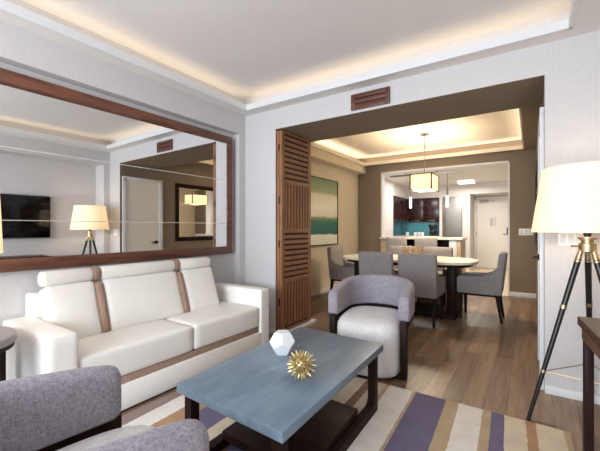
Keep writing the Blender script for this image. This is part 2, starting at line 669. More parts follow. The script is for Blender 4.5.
# kitchen and entry
KC = 2.36
struct('ceiling_kitchen', (-3.7, YB + 0.15, KC), (0.2, 11.4, KC + 0.1), M['ceil'])
struct('wall_kitchen_left', (-3.7, YB + 0.15, 0), (-2.98, 8.85, KC), M['kwall'])
struct('wall_kitchen_end', (-3.45, 8.85, 0), (-3.33, 10.75, KC), M['kwall'])
struct('wall_kitchen_back', (-3.45, 10.65, 0), (-2.06, 10.77, KC), M['kwall'])
struct('wall_kitchen_soffit', (-3.33, 10.3, 2.02), (-1.54, 10.65, KC), M['kwall'])
struct('wall_kitchen_soffit_side', (-3.33, 8.85, 2.02), (-3.02, 10.3, KC), M['kwall'])
struct('wall_entry_pier', (-1.54, 10.3, 0), (-1.35, 11.2, KC), M['kwall'])
struct('wall_entry_lintel', (-1.35, 10.3, 2.07), (-0.3, 11.2, KC), M['kwall'])
struct('wall_entry_back', (-1.35, 11.12, 0), (-0.3, 11.25, 2.07), M['kwall'])
struct('wall_entry_right', (-0.3, YB + 0.15, 0), (-0.2, 11.25, KC), M['kwall'])
struct('wall_fridge_side', (-2.13, 10.28, 0), (-2.05, 10.65, 2.02), M['kwall'])


# baseboards
def base(name, lo, hi):
    m = MB()
    m.box(lo, hi, 0.003)
    o = m.build(name, M['trim']); o['kind'] = 'structure'


base('baseboard_far', (XO + 0.001, YF - 0.014, 0), (XR, YF, 0.055))
base('baseboard_far_end', (XL, YF - 0.014, 0), (-2.29, YF, 0.055))
base('baseboard_left', (XL, 2.85, 0), (XL + 0.014, YF - 0.014, 0.055))
base('baseboard_dining_left', (XD, YH, 0), (XD + 0.014, YB, 0.08))
base('baseboard_back', (bx1, YB - 0.014, 0), (XO, YB, 0.08))
base('baseboard_back_end', (XD + 0.014, YB - 0.014, 0), (bx0, YB, 0.08))

# closet door in the dining side wall, seen edge-on and in the mirror
m = MB()
m.box((XO - 0.028, 2.985, 0), (XO, 3.055, 1.98), 0.004)
m.box((XO - 0.028, 3.64, 0), (XO, 3.71, 1.98), 0.004)
m.box((XO - 0.028, 2.985, 1.945), (XO, 3.71, 2.01), 0.004)
o = m.build('trim_4', M['trim']); o['kind'] = 'structure'
d1 = struct('door_1', (XO - 0.016, 3.055, 0.01), (XO, 3.64, 1.945), M['doorw'])
m = MB()
m.tube((XO - 0.016, 3.58, 0.9), (XO - 0.03, 3.58, 0.9), 0.026)
m.tube((XO - 0.03, 3.58, 0.9), (XO - 0.07, 3.58, 0.9), 0.009)
m.tube((XO - 0.068, 3.59, 0.9), (XO - 0.068, 3.47, 0.9), 0.009)
m.build('door_handle', M['darkmetal'], d1)['label'] = 'bronze lever handle'

# ------------------------------------------------------------------ entry door far in the kitchen hall
d2 = struct('door_2', (-1.28, 11.07, 0.01), (-0.45, 11.12, 1.97), M['doorw'])
m = MB()
for lo, hi in (((-1.34, 0), (-1.285, 2.03)), ((-0.445, 0), (-0.39, 2.03)), ((-1.34, 1.975), (-0.39, 2.03))):
    m.box((lo[0], 11.06, lo[1]), (hi[0], 11.12, hi[1]), 0.004)
m.build('door_frame', M['doorw'], d2)
m = MB(); m.box((-0.535, 11.05, 0.97), (-0.475, 11.07, 1.17), 0.006); m.tube((-0.505, 11.05, 0.98), (-0.505, 11.0, 0.98), 0.012)
m.box((-0.62, 10.99, 0.97), (-0.495, 11.01, 0.99), 0.004)
m.build('door_lock', M['darkmetal'], d2)['label'] = 'dark electronic lock with lever'
m = MB(); m.box((-1.2, 11.03, 1.88), (-0.98, 11.07, 1.93), 0.006); m.box((-1.0, 11.04, 1.91), (-0.82, 11.055, 1.925), 0.003)
m.build('door_closer', M['hardware'], d2)
for z in (0.25, 1.0, 1.75):
    boxpart('hinge', (-1.288, 11.055, z - 0.05), (-1.27, 11.07, z + 0.05), M['hardware'], d2)
t = thing('door_notice', 'small grey notice sheets fixed to the middle of the entry door', 'notice', (-0.86, 11.066, 1.33))
boxpart('sheet', (-0.08, -0.003, -0.12), (-0.01, 0.003, 0.1), plain('notice grey', rgb(186, 184, 180), 0.6), t, 0.001)
boxpart('sheet', (0.01, -0.003, -0.12), (0.07, 0.003, 0.14), plain('notice pale', rgb(205, 203, 200), 0.6), t, 0.001)

TILT = -1.1
# ------------------------------------------------------------------ wall mirrors
def wall_mirror(name, label, loc, y0, y1, z0, z1, dirx, seams, matf, fw=0.08, dep=0.06, tilt=0.0):
    t = thing(name, label, 'mirror', loc)
    m = MB()
    for lo, hi in (((y0, z0), (y1, z0 + fw)), ((y0, z1 - fw), (y1, z1)), ((y0, z0 + fw), (y0 + fw, z1 - fw)), ((y1 - fw, z0 + fw), (y1, z1 - fw))):
        a = [0.0, lo[0], lo[1]]; b = [dirx * dep, hi[0], hi[1]]
        m.box((min(a[0], b[0]), a[1], a[2]), (max(a[0], b[0]), b[1], b[2]), 0.006)
    m.build('frame', matf, t)
    zz = [z0 + fw] + seams + [z1 - fw]
    for a, b in zip(zz[:-1], zz[1:]):
        xa, xb = sorted((dirx * dep * 0.4, dirx * dep * 0.5))
        boxpart('mirror_panel', (xa, y0 + fw, a + 0.001), (xb, y1 - fw, b - 0.001), M['mirror'], t, 0.0015, 1, rot=rzm(tilt))
    for z in seams:
        xa, xb = sorted((dirx * dep * 0.42, dirx * dep * 0.53))
        boxpart('seam_strip', (xa, y0 + fw, z - 0.0014), (xb, y1 - fw, z + 0.0014), M['gap'], t, 0, rot=rzm(tilt))
    boxpart('backing', (min(0, dirx * .004), y0 + fw, z0 + fw), (max(0, dirx * .004), y1 - fw, z1 - fw), M['gap'], t, 0)
    return t


wall_mirror('wall_mirror', 'wide walnut framed wall mirror above the cream sofa', (XN, 0, 0), 0.45, 2.775, 0.868, 2.158, 1, [1.20, 1.672], M['reddark'], tilt=math.radians(TILT))
wall_mirror('wall_mirror', 'dark framed mirror past the closet door, visible only as a reflection in the sofa mirror', (XO, 0, 0), 3.98, 6.2, 0.9, 2.0, -1, [1.27, 1.63], M['dark'], dep=0.02)

# ------------------------------------------------------------------ television and console on the opposite wall
t = thing('tv', 'black flat television on the wall, reflected in the wide sofa mirror', 'television', (XRN, 1.57, 1.32))
boxpart('bezel', (-0.05, -0.60, -0.32), (0.0, 0.60, 0.32), M['black'], t, 0.006)
boxpart('screen', (-0.054, -0.585, -0.305), (-0.048, 0.585, 0.305), M['screen'], t, 0.001)

t = thing('console_table', 'dark brown wooden console table in front of the tripod floor lamp', 'table', (0.44, 1.42, 0), math.radians(5))
hx, hy = 0.21, 0.60
boxpart('tabletop', (-hx, -hy, 0.712), (hx, hy, 0.75), M['console'], t, 0.004)
m = MB()
for lo, hi in (((-hx + .012, -hy + .02), (-hx + .035, hy - .02)), ((hx - .035, -hy + .02), (hx - .012, hy - .02)), ((-hx + .012, -hy + .02), (hx - .012, -hy + .045)), ((-hx + .012, hy - .045), (hx - .012, hy - .02))):
    m.box((lo[0], lo[1], 0.655), (hi[0], hi[1], 0.712), 0.002)
m.build('apron', M['reddark'], t)
for sx in (-1, 1):
    for sy in (-1, 1):
        x, y = sx * (hx - 0.032), sy * (hy - 0.038)
        boxpart('leg', (x - 0.017, y - 0.017, 0.0), (x + 0.017, y + 0.017, 0.66), M['dark'], t, 0.004)

# ------------------------------------------------------------------ rug
m = MB()
m.box((-2.06, -0.6, 0.0), (0.19, 2.44, 0.010), 0.004)
tag(m.build('area_rug', M['rug']), 'striped rug in cream, tan, brown and purple under the blue-grey coffee table', 'rug')
RZ = 0.010

# ------------------------------------------------------------------ sofa
sofa = thing('sofa', 'cream leather sofa with taupe straps under the wide mirror', 'sofa', (0, 0, 0))
sx0, sx1 = -2.80, -2.12            # back and front
sy0, sy1 = 0.765, 2.62
L = M['leather']
m = MB(); m.box((sx0, sy0 + 0.02, 0.012), (sx1 + 0.012, sy1 - 0.02, 0.165), 0.006); m.build('base', L, sofa)
m = MB(); m.box((sx0, sy0 + 0.12, 0.165), (sx1 - 0.012, sy1 - 0.12, 0.215), 0.006); m.build('trim_band', M['strap'], sofa)['label'] = 'taupe fabric band under the seat'
m = MB(); m.box((sx0 + .03, sy0 + .05, 0.0), (sx1 + 0.004, sy1 - .05, 0.012)); m.build('base_shadow', M['black'], sofa)  # black strip painted in as the shadow line under the base
m = MB(); m.box((sx0, sy0 + 0.12, 0.165), (sx0 + 0.12, 2.30, 0.72), 0.02, 3); m.build('back_frame', L, sofa)
for a, b in ((sy0, sy0 + 0.155), (sy1 - 0.13, sy1)):
    m = MB(); m.cushion((sx0, a, 0.012), (sx1 + 0.014, b, 0.565), 0.018, (0, 0.004, 0.006), nx=8); m.build('arm', L, sofa)
ymid = 1.727
for a, b in ((sy0 + 0.16, ymid - 0.003), (ymid + 0.003, sy1 - 0.135)):
    m = MB(); m.cushion((-2.64, a, 0.217), (sx1, b, 0.408), 0.024, (0.006, 0.0, 0.014), nx=10); m.build('seat_cushion', L, sofa)
# leaning back sections with straps between
ys = [0.925, 1.23, 1.285, 1.915, 1.97, 2.32]
lean = Matrix.Rotation(math.radians(-19), 3, 'Y')


def lean_pt(vs, bm):
    bmesh.ops.rotate(bm, verts=vs, cent=Vector((-2.52, 0, 0.40)), matrix=lean)


def bolster(m, ya, yb, grow):
    # a padded roll lying along y: rounded section, softly closed ends
    rings = []
    for y, k in ((ya, 0.80), (ya + 0.006, 0.93), (ya + 0.016, 1.0), (yb - 0.016, 1.0), (yb - 0.006, 0.93), (yb, 0.80)):
        ring = []
        for i in range(24):
            th = 2 * PI * i / 24
            c_, s_ = math.cos(th), math.sin(th)
            ring.append(Vector((-2.658 + (0.058 + grow) * k * math.copysign(abs(c_) ** 0.75, c_), y, 0.814 + (0.052 + grow) * k * math.copysign(abs(s_) ** 0.75, s_))))
        rings.append(ring)
    return m.loft(rings)


for a, b in ((0, 1), (2, 3), (4, 5)):
    m = MB()
    vs = m.cushion((-2.60, ys[a], 0.395), (-2.46, ys[b], 0.78), 0.026, (0.012, 0.0, 0.0), nx=10)
    lean_pt(vs, m.bm)
    m.build('back_cushion', L, sofa)
    m = MB()
    vs = bolster(m, ys[a], ys[b], 0.0)
    m.build('headrest', L, sofa)
for a, b in ((1, 2), (3, 4)):
    m = MB()
    vs = m.cushion((-2.60, ys[a] - 0.008, 0.395), (-2.455, ys[b] + 0.008, 0.77), 0.03, (0.006, 0.0, 0.0), nx=6)
    lean_pt(vs, m.bm)
    vs = bolster(m, ys[a] - 0.003, ys[b] + 0.003, 0.002)
    m.build('strap', M['strap'], sofa)['label'] = 'taupe strap running over the back and headrest'

# ------------------------------------------------------------------ end table and lamp beside the sofa
t = thing('end_table', 'round grey-topped end table with dark legs beside the sofa arm', 'table', (-2.36, 0.44, 0))
m = MB(); m.lathe([(0.235, 0.56), (0.262, 0.562), (0.262, 0.595), (0.255, 0.60)], n=48); m.build('tabletop', M['greytop'], t)
m = MB(); m.lathe([(0.252, 0.535), (0.252, 0.56)], n=48); m.build('apron', M['dark'], t)
for k in range(4):
    a = PI / 4 + k * PI / 2 - 0.35
    m = MB()
    m.box((0.17, -0.06, 0.0), (0.235, 0.06, 0.54), 0.004)
    m.xform(Matrix.Rotation(a, 4, 'Z'))
    m.build('leg', M['dark'], t)
t = thing('table_lamp', 'cream drum shade table lamp standing on the round end table', 'lamp', (-2.36, 0.44, 0.60))
m = MB(); m.lathe([(0.08, 0.0), (0.085, 0.01), (0.08, 0.02), (0.02, 0.03), (0.018, 0.1), (0.045, 0.18), (0.05, 0.26), (0.03, 0.34), (0.012, 0.38), (0.012, 0.5)], n=28)
m.build('base', M['brass'], t)


def shade_mesh(r0, r1, z0, z1, th=0.004, n=48):
    """open-ended tapered drum with real wall thickness"""
    m = MB()
    prof = [(r0, z0), (r1, z1), (r1 - th, z1), (r0 - th, z0)]
    rings = []
    for i in range(n):
        a = 2 * PI * i / n
        rings.append([Vector((r * math.cos(a), r * math.sin(a), z)) for r, z in prof])
    m.loft(rings, closed=True)
    return m


shade_mesh(0.205, 0.19, 0.42, 0.765).build('lamp_shade', M['shade'], t)


def spider(r, z, parent):
    m = MB()
    for k in range(3):
        a = k * 2 * PI / 3
        m.tube((0, 0, z), (r * math.cos(a), r * math.sin(a), z), 0.003, n=6)
    m.lathe([(0.012, z - 0.006), (0.012, z + 0.006)], n=12)
    m.build('shade_ring', M['brass'], parent)


spider(0.19, 0.5, t)


def bulb(name, loc, power, col=(1.0, 0.88, 0.72), r=0.04):
    Lb = bpy.data.lights.new(name, 'POINT')
    Lb.energy = power
    Lb.color = col
    Lb.shadow_soft_size = r
    o = bpy.data.objects.new(name, Lb)
    C.objects.link(o)
    o.location = loc
    return o


bulb('lamp_bulb', (-2.36, 0.44, 1.2), 2.5)

# ------------------------------------------------------------------ tripod floor lamp
LX, LY = 0.276, 2.575
t = thing('floor_lamp', 'tripod floor lamp with black legs, brass fittings and cream shade', 'lamp', (LX, LY, 0))
feet = [Vector((-0.286, -0.105, 0)), Vector((0.05, 0.30, 0)), Vector((0.24, -0.19, 0))]
hubz = 1.055
for f in feet:
    top = f.normalized() * 0.028 + Vector((0, 0, hubz - 0.02))
    d = (top - f)
    m = MB(); m.tube(f + d * 0.0, f + d * 0.935, 0.0105, 0.0165, 14)
    lg = m.build('leg', M['blackwood'], t)
    m = MB(); m.tube(f + d * 0.92, top, 0.0172, 0.012, 14)
    m.build('ferrule', M['brass'], lg)
    m = MB(); m.tube(f + d * 0.655, f + d * 0.675, 0.0175, 0.0175, 14); m.build('band', M['brass'], lg)
    m = MB(); m.tube(f + d * 0.285, f + d * 0.30, 0.0145, 0.0145, 14)
    m.build('band', M['brass'], lg)
pts = [f + (f.normalized() * 0.028 + Vector((0, 0, hubz - 0.02)) - f) * 0.292 for f in feet]
m = MB()
for i in range(3):
    m.tube(pts[i], pts[(i + 1) % 3], 0.003, n=8)
m.build('stretcher', M['brass'], t)
m = MB(); m.lathe([(0.03, hubz - 0.045), (0.042, hubz - 0.04), (0.042, hubz + 0.005), (0.03, hubz + 0.01), (0.03, hubz + 0.025), (0.045, hubz + 0.03), (0.045, hubz + 0.042), (0.012, hubz + 0.045), (0.012, hubz + 0.36)], n=24)
m.tube((-0.04, 0, hubz - 0.01), (-0.075, -0.02, hubz - 0.01), 0.006, n=10)
m.build('hub', M['brass'], t)
m = MB(); m.lathe([(0.016, hubz + 0.046), (0.02, hubz + 0.06), (0.016, hubz + 0.085)], n=16); m.build('socket', M['black'], t)
shade_mesh(0.271, 0.216, 1.125, 1.50, n=64).build('lamp_shade', M['shade'], t)
spider(0.232, 1.405, t)
m = MB(); m.lathe([(0.006, 1.41), (0.012, 1.425), (0.008, 1.445), (0.013, 1.46), (0.004, 1.475)], n=12); m.build('finial', M['brass'], t)
bulb('lamp_bulb', (LX, LY, 1.3), 6)

# ------------------------------------------------------------------ coffee table
ct = thing('coffee_table', 'low coffee table with blue-grey top on dark looped legs', 'table', (-1.075, 1.557, RZ), 0)
ex, ey = Vector((0.325, -0.018, 0)), Vector((-0.016, 0.553, 0))     # half axes
zt0, zt1 = 0.367, 0.41
Mx = Matrix(((ex.x, ey.x, 0, 0), (ex.y, ey.y, 0, 0), (0, 0, 1, 0), (0, 0, 0, 1)))
m = MB(); vs = m.box((-0.325, -0.553, zt0), (0.325, 0.553, zt1), 0.004)
sk = Matrix(((ex.x / .325, ey.x / .553, 0, 0), (ex.y / .325, ey.y / .553, 0, 0), (0, 0, 1, 0), (0, 0, 0, 1)))
m.xform(sk); m.build('tabletop', M['blue'], ct)
for s in (-1, 1):
    # leg loop in the y-z plane: rounded rectangle outline, open towards the top board
    a, zt, zb, r, w = 0.525, zt0, 0.0, 0.05, 0.05
    out, inn = [], []
    def arc(cx, cz, rr, a0, a1, n=5):
        return [(cx + rr * math.cos(a0 + (a1 - a0) * i / n), cz + rr * math.sin(a0 + (a1 - a0) * i / n)) for i in range(n + 1)]
    out = [(-a, zt)] + arc(-a + r * .3, zb + r * .3, r * .3, PI, 1.5 * PI) + arc(a - r * .3, zb + r * .3, r * .3, 1.5 * PI, 2 * PI) + [(a, zt)]
    inn = [(-a + w, zt)] + arc(-a + w + r, zb + w + r, r, PI, 1.5 * PI) + arc(a - w - r, zb + w + r, r, 1.5 * PI, 2 * PI) + [(a - w, zt)]
    m = MB()
    x0, x1 = s * 0.272 - 0.024, s * 0.272 + 0.024
    rings = []
    for (yo, zo), (yi, zi) in zip(out, inn):
        rings.append([Vector((x0, yo, zo)), Vector((x1, yo, zo)), Vector((x1, yi, zi)), Vector((x0, yi, zi))])
    m.loft(rings)
    m.xform(sk)
    m.build('leg_frame', M['dark'], ct)
m = MB(); m.box((-0.255, -0.32, 0.05), (0.255, 0.30, 0.095), 0.004); m.xform(sk); m.build('shelf', M['darkx'], ct)

# ------------------------------------------------------------------ ornaments on the coffee table
ZTOP = RZ + zt1
DDR = 0.3
DDX, DDY, UUX, UUY = -1.20, 1.61, -0.918, 1.385
ph = (1 + 5 ** 0.5) / 2
pv = [Vector((x, y, z)) for x in (-1, 1) for y in (-1, 1) for z in (-1, 1)]
for s1 in (-1, 1):
    for s2 in (-1, 1):
        pv += [Vector((0, s1 / ph, s2 * ph)), Vector((s1 / ph, s2 * ph, 0)), Vector((s1 * ph, 0, s2 / ph))]
fn = Vector((1, 0, ph)).normalized()
q = fn.rotation_difference(Vector((0, 0, 1)))
m = MB()
Rr = 0.079
for p in pv:
    m.bm.verts.new((q @ p) * (Rr / 3 ** 0.5))
bmesh.ops.convex_hull(m.bm, input=m.bm.verts)
bmesh.ops.dissolve_limit(m.bm, angle_limit=0.02, verts=m.bm.verts, edges=m.bm.edges)
zmin = min(v.co.z for v in m.bm.verts)
bmesh.ops.translate(m.bm, verts=m.bm.verts, vec=(0, 0, -zmin))
bmesh.ops.bevel(m.bm, geom=m.bm.edges[:], offset=0.002, segments=1, affect='EDGES')
dd = tag(m.build('faceted_ornament', M['ceramic'], flat=True), 'white faceted ceramic ornament standing on the coffee table', 'ornament')
dd.location = (DDX, DDY, ZTOP)
dd.rotation_euler = (0, 0, DDR)

m = MB()
n = 90
bmesh.ops.create_icosphere(m.bm, subdivisions=3, radius=0.043)
for i in range(n):
    z = 1 - 2 * (i + 0.5) / n
    r = (1 - z * z) ** 0.5
    a = i * PI * (3 - 5 ** 0.5)
    d = Vector((r * math.cos(a), r * math.sin(a), z))
    ln = 0.068 + 0.008 * random.random()
    m.tube(d * 0.035, d * ln, 0.0095, 0.0018, 6)
zmin = min(v.co.z for v in m.bm.verts)
bmesh.ops.translate(m.bm, verts=m.bm.verts, vec=(0, 0, -zmin))
uu = tag(m.build('spiked_ornament', M['gold'], angle=30), 'gold spiky urchin ornament on the coffee table', 'ornament')
uu.location = (UUX, UUY, ZTOP)


# ------------------------------------------------------------------ barrel armchairs
def u_path(n_arc=28, n_arm=6, a=0.282, b=0.278, front=-0.30):
    pts = []
    for i in range(n_arm):
        pts.append((-a, front + (0 - front) * i / n_arm))
    for i in range(n_arc + 1):
        th = PI - PI * i / n_arc
        pts.append((a * math.cos(th), b * math.sin(th)))
    for i in range(1, n_arm + 1):
        pts.append((a, 0 + front * i / n_arm))
    return pts


def sweep_wall(path, th, z0f, z1f, rc=0.03, ends=True):
    m = MB()
    N = len(path)
    rings = []
    for i, (x, y) in enumerate(path):
        p0 = Vector(path[max(0, i - 1)]); p1 = Vector(path[min(N - 1, i + 1)])
        d = (p1 - p0).normalized()
        nrm = Vector((d.y, -d.x))
        s = i / (N - 1)
        z0, z1 = z0f(s), z1f(s)
        h = th / 2
        r = min(rc, h * 0.98)
        prof = []
        for cx, cz, a0 in ((h - r, z1 - r, 0), (-h + r, z1 - r, PI / 2), (-h + r, z0 + r * .5, PI), (h - r, z0 + r * .5, 1.5 * PI)):
            rr = r if cz > (z0 + z1) / 2 else r * .5
            cc = math.copysign(h - rr, cx)
            for k in range(5):
                ang = a0 + PI / 2 * k / 4
                prof.append((cc + rr * math.cos(ang), cz + rr * math.sin(ang)))
        ring = [Vector((x + nrm.x * o, y + nrm.y * o, z)) for o, z in prof]
        rings.append(ring)
    if ends:
        def shrink(ring, f, dvec):
            c = sum(ring, Vector()) / len(ring)
            return [c + (p - c) * f + dvec for p in ring]
        d0 = (Vector(path[0]) - Vector(path[1])).normalized().to_3d()
        d1 = (Vector(path[-1]) - Vector(path[-2])).normalized().to_3d()
        rings = [shrink(rings[0], 0.72, d0 * 0.030), shrink(rings[0], 0.90, d0 * 0.022)] + rings + [shrink(rings[-1], 0.90, d1 * 0.022), shrink(rings[-1], 0.72, d1 * 0.030)]
    m.loft(rings)
    return m


def make_armchair(label, loc, rz):
    t = thing('armchair', label, 'chair', loc, rz)
    pth = u_path()
    sm = lambda s: math.sin(PI * s) ** 0.8 if 0 < s < 1 else 0
    sweep_wall(pth, 0.085, lambda s: 0.43, lambda s: 0.622 + 0.078 * sm(s)).build('backrest', M['tweed'], t, 50)
    rail = u_path(front=-0.31)
    sweep_wall(rail, 0.04, lambda s: 0.365, lambda s: 0.433, 0.004, False).build('back_rail', M['dark'], t)
    for s in (-1, 1):
        m = MB(); m.box((s * 0.282 - 0.024, -0.335, 0.0), (s * 0.282 + 0.024, -0.265, 0.435), 0.004); m.build('leg', M['dark'], t)
        m = MB(); m.box((s * 0.20 - 0.022, 0.195, 0.0), (s * 0.20 + 0.022, 0.245, 0.38), 0.004); m.build('leg', M['dark'], t)
    m = MB()
    m.box((-0.30, -0.33, 0.0), (0.30, -0.285, 0.03), 0.003)
    m.box((-0.20, -0.30, 0.0), (-0.16, 0.22, 0.022), 0.003)
    m.box((0.16, -0.30, 0.0), (0.20, 0.22, 0.022), 0.003)
    m.box((-0.2, 0.19, 0.0), (0.2, 0.23, 0.022), 0.003)
    m.build('base_rail', M['dark'], t)
    # barrel seat
    m = MB()
    rings = []
    nseg = 48
    for z, k in ((0.022, 0.965), (0.036, 0.985), (0.08, 1.0), (0.335, 1.0), (0.37, 0.985), (0.396, 0.95), (0.416, 0.88), (0.428, 0.72), (0.433, 0.45)):
        ring = []
        for i in range(nseg):
            a = 2 * PI * i / nseg
            c, s = math.cos(a), math.sin(a)
            e = 0.55
            x = 0.262 * math.copysign(abs(c) ** e, c)
            y = (0.245 if s > 0 else 0.395) * math.copysign(abs(s) ** (e if s < 0 else 0.8), s)
            ring.append(Vector((x * k, -0.05 + y * k, z)))
        rings.append(ring)
    m.loft(rings)
    m.build('seat', M['boucle'], t, 60)['label'] = 'pale boucle seat'
    return t


ac = make_armchair('grey barrel armchair with pale boucle seat facing the coffee table, dining chairs behind it', (-1.12, 2.86, RZ), math.radians(9))
dup(ac, (-1.068, 0.344, RZ), math.radians(173), 'grey barrel armchair seen from behind, cut off by the picture edge near the end table')


# ------------------------------------------------------------------ dining furniture
def make_dining(label, loc, rz, group):
    """front faces -y"""
    t = thing('dining_chair', label, 'chair', loc, rz, group)
    F = M['dtweed']
    w = 0.222
    m = MB(); m.cushion((-w + 0.05, -0.235, 0.335), (w - 0.05, 0.17, 0.465), 0.025, (0, 0, 0.015), nx=6); m.build('seat', F, t)
    m = MB(); m.box((-w + 0.01, -0.22, 0.31), (w - 0.01, 0.23, 0.345), 0.004); m.build('seat_frame', M['dark'], t)
    m = MB(); vs = m.cushion((-w, 0.165, 0.33), (w, 0.245, 0.845), 0.022, (0, 0.006, 0.004), nx=8)
    bmesh.ops.rotate(m.bm, verts=vs, cent=Vector((0, 0.2, 0.35)), matrix=Matrix.Rotation(math.radians(-6), 3, 'X'))
    m.build('backrest', F, t)
    for s in (-1, 1):
        m = MB()
        prof = [(-0.245, 0.335), (-0.245, 0.525), (-0.225, 0.545), (0.06, 0.55), (0.13, 0.575), (0.185, 0.65), (0.23, 0.65), (0.22, 0.335)]
        a, b = sorted((s * w, s * (w - 0.055)))
        m.loft([[Vector((x, y, z)) for y, z in prof] for x in (a, b)])
        bmesh.ops.bevel(m.bm, geom=m.bm.edges[:], offset=0.008, segments=2, affect='EDGES')
        m.build('arm', F, t)
        for y, dy in ((-0.2, 0.0), (0.2, 0.045)):
            m = MB()
            x = s * (w - 0.035)
            r0, r1 = 0.021, 0.013
            m.loft([[Vector((x + i * r, y + dyy + j * r, z)) for i, j in ((-1, -1), (1, -1), (1, 1), (-1, 1))] for z, r, dyy in ((0.0, r1, dy), (0.32, r0, 0))])
            m.build('leg', M['dark'], t)
    return t


G = 'upholstered dining chairs'
dc = make_dining('grey dining chair turned away, second along the table side by the barrel armchair', (-1.11, 4.40, 0), PI, G)
dc['label'] = 'grey dining chair with back to the viewer, directly beside the dark table pedestal'
dup(dc, (-1.626, 4.40, 0), PI, 'grey dining chair with back to the viewer, directly above the barrel armchair', G)
dup(dc, (-1.235, 5.60, 0), 0, 'grey dining chair across the table, showing above its pale top beside the centrepiece', G)
dup(dc, (-1.80, 5.60, 0), 0, 'grey dining chair across the table, half hidden behind the dried centrepiece', G)
dup(dc, (-0.53, 4.97, 0), -PI / 2, 'grey dining chair in profile at the table end by the entry hall', G)
dup(dc, (-2.43, 5.06, 0), PI / 2, 'grey dining chair at the table end below the seascape painting', G)

TX, TY = -1.475, 4.95
t = thing('dining_table', 'long dining table with pale rounded top and dark pedestal base', 'table', (TX, TY, 0))
pts = []
for i in range(64):
    a = 2 * PI * i / 64
    c, s = math.cos(a), math.sin(a)
    pts.append((0.92 * math.copysign(abs(c) ** 0.62, c), 0.50 * math.copysign(abs(s) ** 0.62, s)))
m = MB(); m.prism(pts, 0.695, 0.725, 0.006); m.build('tabletop', M['stone'], t)
m = MB(); m.prism([(x * 0.93, y * 0.9) for x, y in pts], 0.655, 0.696); m.build('under_frame', M['dark'], t)
for s in (-1, 1):
    boxpart('pedestal', (s * 0.64 - 0.05, -0.27, 0.03), (s * 0.64 + 0.05, 0.27, 0.66), M['dark'], t, 0.006)
m = MB(); m.box((-0.70, -0.30, 0.0), (0.70, 0.30, 0.045), 0.006); m.build('foot_board', M['dark'], t)

# dried arrangement
t = thing('centrepiece', 'dried twig arrangement in a low bowl on the dining table', 'decoration', (TX + 0.05, TY + 0.05, 0.725))
m = MB(); m.lathe([(0.05, 0.0), (0.10, 0.02), (0.12, 0.05), (0.112, 0.05), (0.05, 0.015)], n=28); m.build('bowl', M['darkmetal'], t)
m = MB()
rnd = random.Random(3)
m.lathe([(0.09, 0.02), (0.1, 0.04), (0.07, 0.06), (0.02, 0.07)], n=16)
for i in range(70):
    a = rnd.uniform(0, 2 * PI); el = rnd.uniform(0.25, 1.2); ln = rnd.uniform(0.08, 0.16)
    d = Vector((math.cos(a) * math.cos(el), math.sin(a) * math.cos(el), math.sin(el)))
    b = Vector((math.cos(a) * 0.03, math.sin(a) * 0.03, 0.04))
    m.tube(b, b + d * ln, 0.004, 0.002, 5)
    bmesh.ops.create_icosphere(m.bm, subdivisions=1, radius=0.009, matrix=Matrix.Translation(b + d * ln))
m.build('twigs', M['twig'], t)

# pendant above the dining table
PX, PY = -1.37, 5.55
t = thing('pendant_lamp', 'boxy cream pendant lamp with bronze frame over the dining table', 'lamp', (PX, PY, 0))
m = MB(); m.lathe([(0.065, ZT - 0.02), (0.065, ZT)], n=28); m.build('canopy', M['hardware'], t)
m = MB(); m.tube((0, 0, 1.99), (0, 0, ZT - 0.02), 0.006, n=10); m.build('rod', M['hardware'], t)
a, b, z0, z1 = 0.155, 0.23, 1.735, 1.97
m = MB()
th = 0.006
for lo, hi in (((-a, -b), (a, -b + th)), ((-a, b - th), (a, b)), ((-a, -b), (-a + th, b)), ((a - th, -b), (a, b))):
    m.box((lo[0], lo[1], z0), (hi[0], hi[1], z1))
m.build('shade', M['pshade'], t)
m = MB()
e = 0.009
for x in (-a, a):
    for y in (-b, b):
        m.box((x - e, y - e, z0 - 0.01), (x + e, y + e, z1 + 0.008), 0.001)
for z in (z0, z1):
    for y in (-b, b):
        m.box((-a, y - e, z - 0.006), (a, y + e, z + 0.006), 0.001)
    for x in (-a, a):
        m.box((x - e, -b, z - 0.006), (x + e, b, z + 0.006), 0.001)
m.box((-a, -0.012, z1 - 0.004), (a, 0.012, z1 + 0.006), 0.001)
m.build('frame', M['darkmetal'], t)
bulb('pendant_bulb', (PX, PY, 1.86), 105, (1.0, 0.86, 0.66), 0.08)

# painting
t = thing('painting', 'green and white seascape painting behind the slatted wood shutter', 'painting', (XD, 5.27, 0.86))
boxpart('canvas', (0.0, -0.62, 0.0), (0.03, 0.51, 1.15), M['canvas'], t, 0.0)
m = MB()
for lo, hi in (((-0.635, -0.012), (0.525, 0.0)), ((-0.635, 1.15), (0.525, 1.162)), ((-0.635, 0.0), (-0.62, 1.15)), ((0.51, 0.0), (0.525, 1.15))):
    m.box((0, lo[0], lo[1]), (0.042, hi[0], hi[1]), 0.001)
m.build('frame', M['darkmetal'], t)

# ------------------------------------------------------------------ folding shutter in the opening
t = thing('folding_shutter', 'tall slatted walnut folding shutter standing open at the side of the wide opening', 'shutter', (0, 0, 0))
py0, py1, pz0, pz1 = 2.965, 3.555, 0.03, 2.205


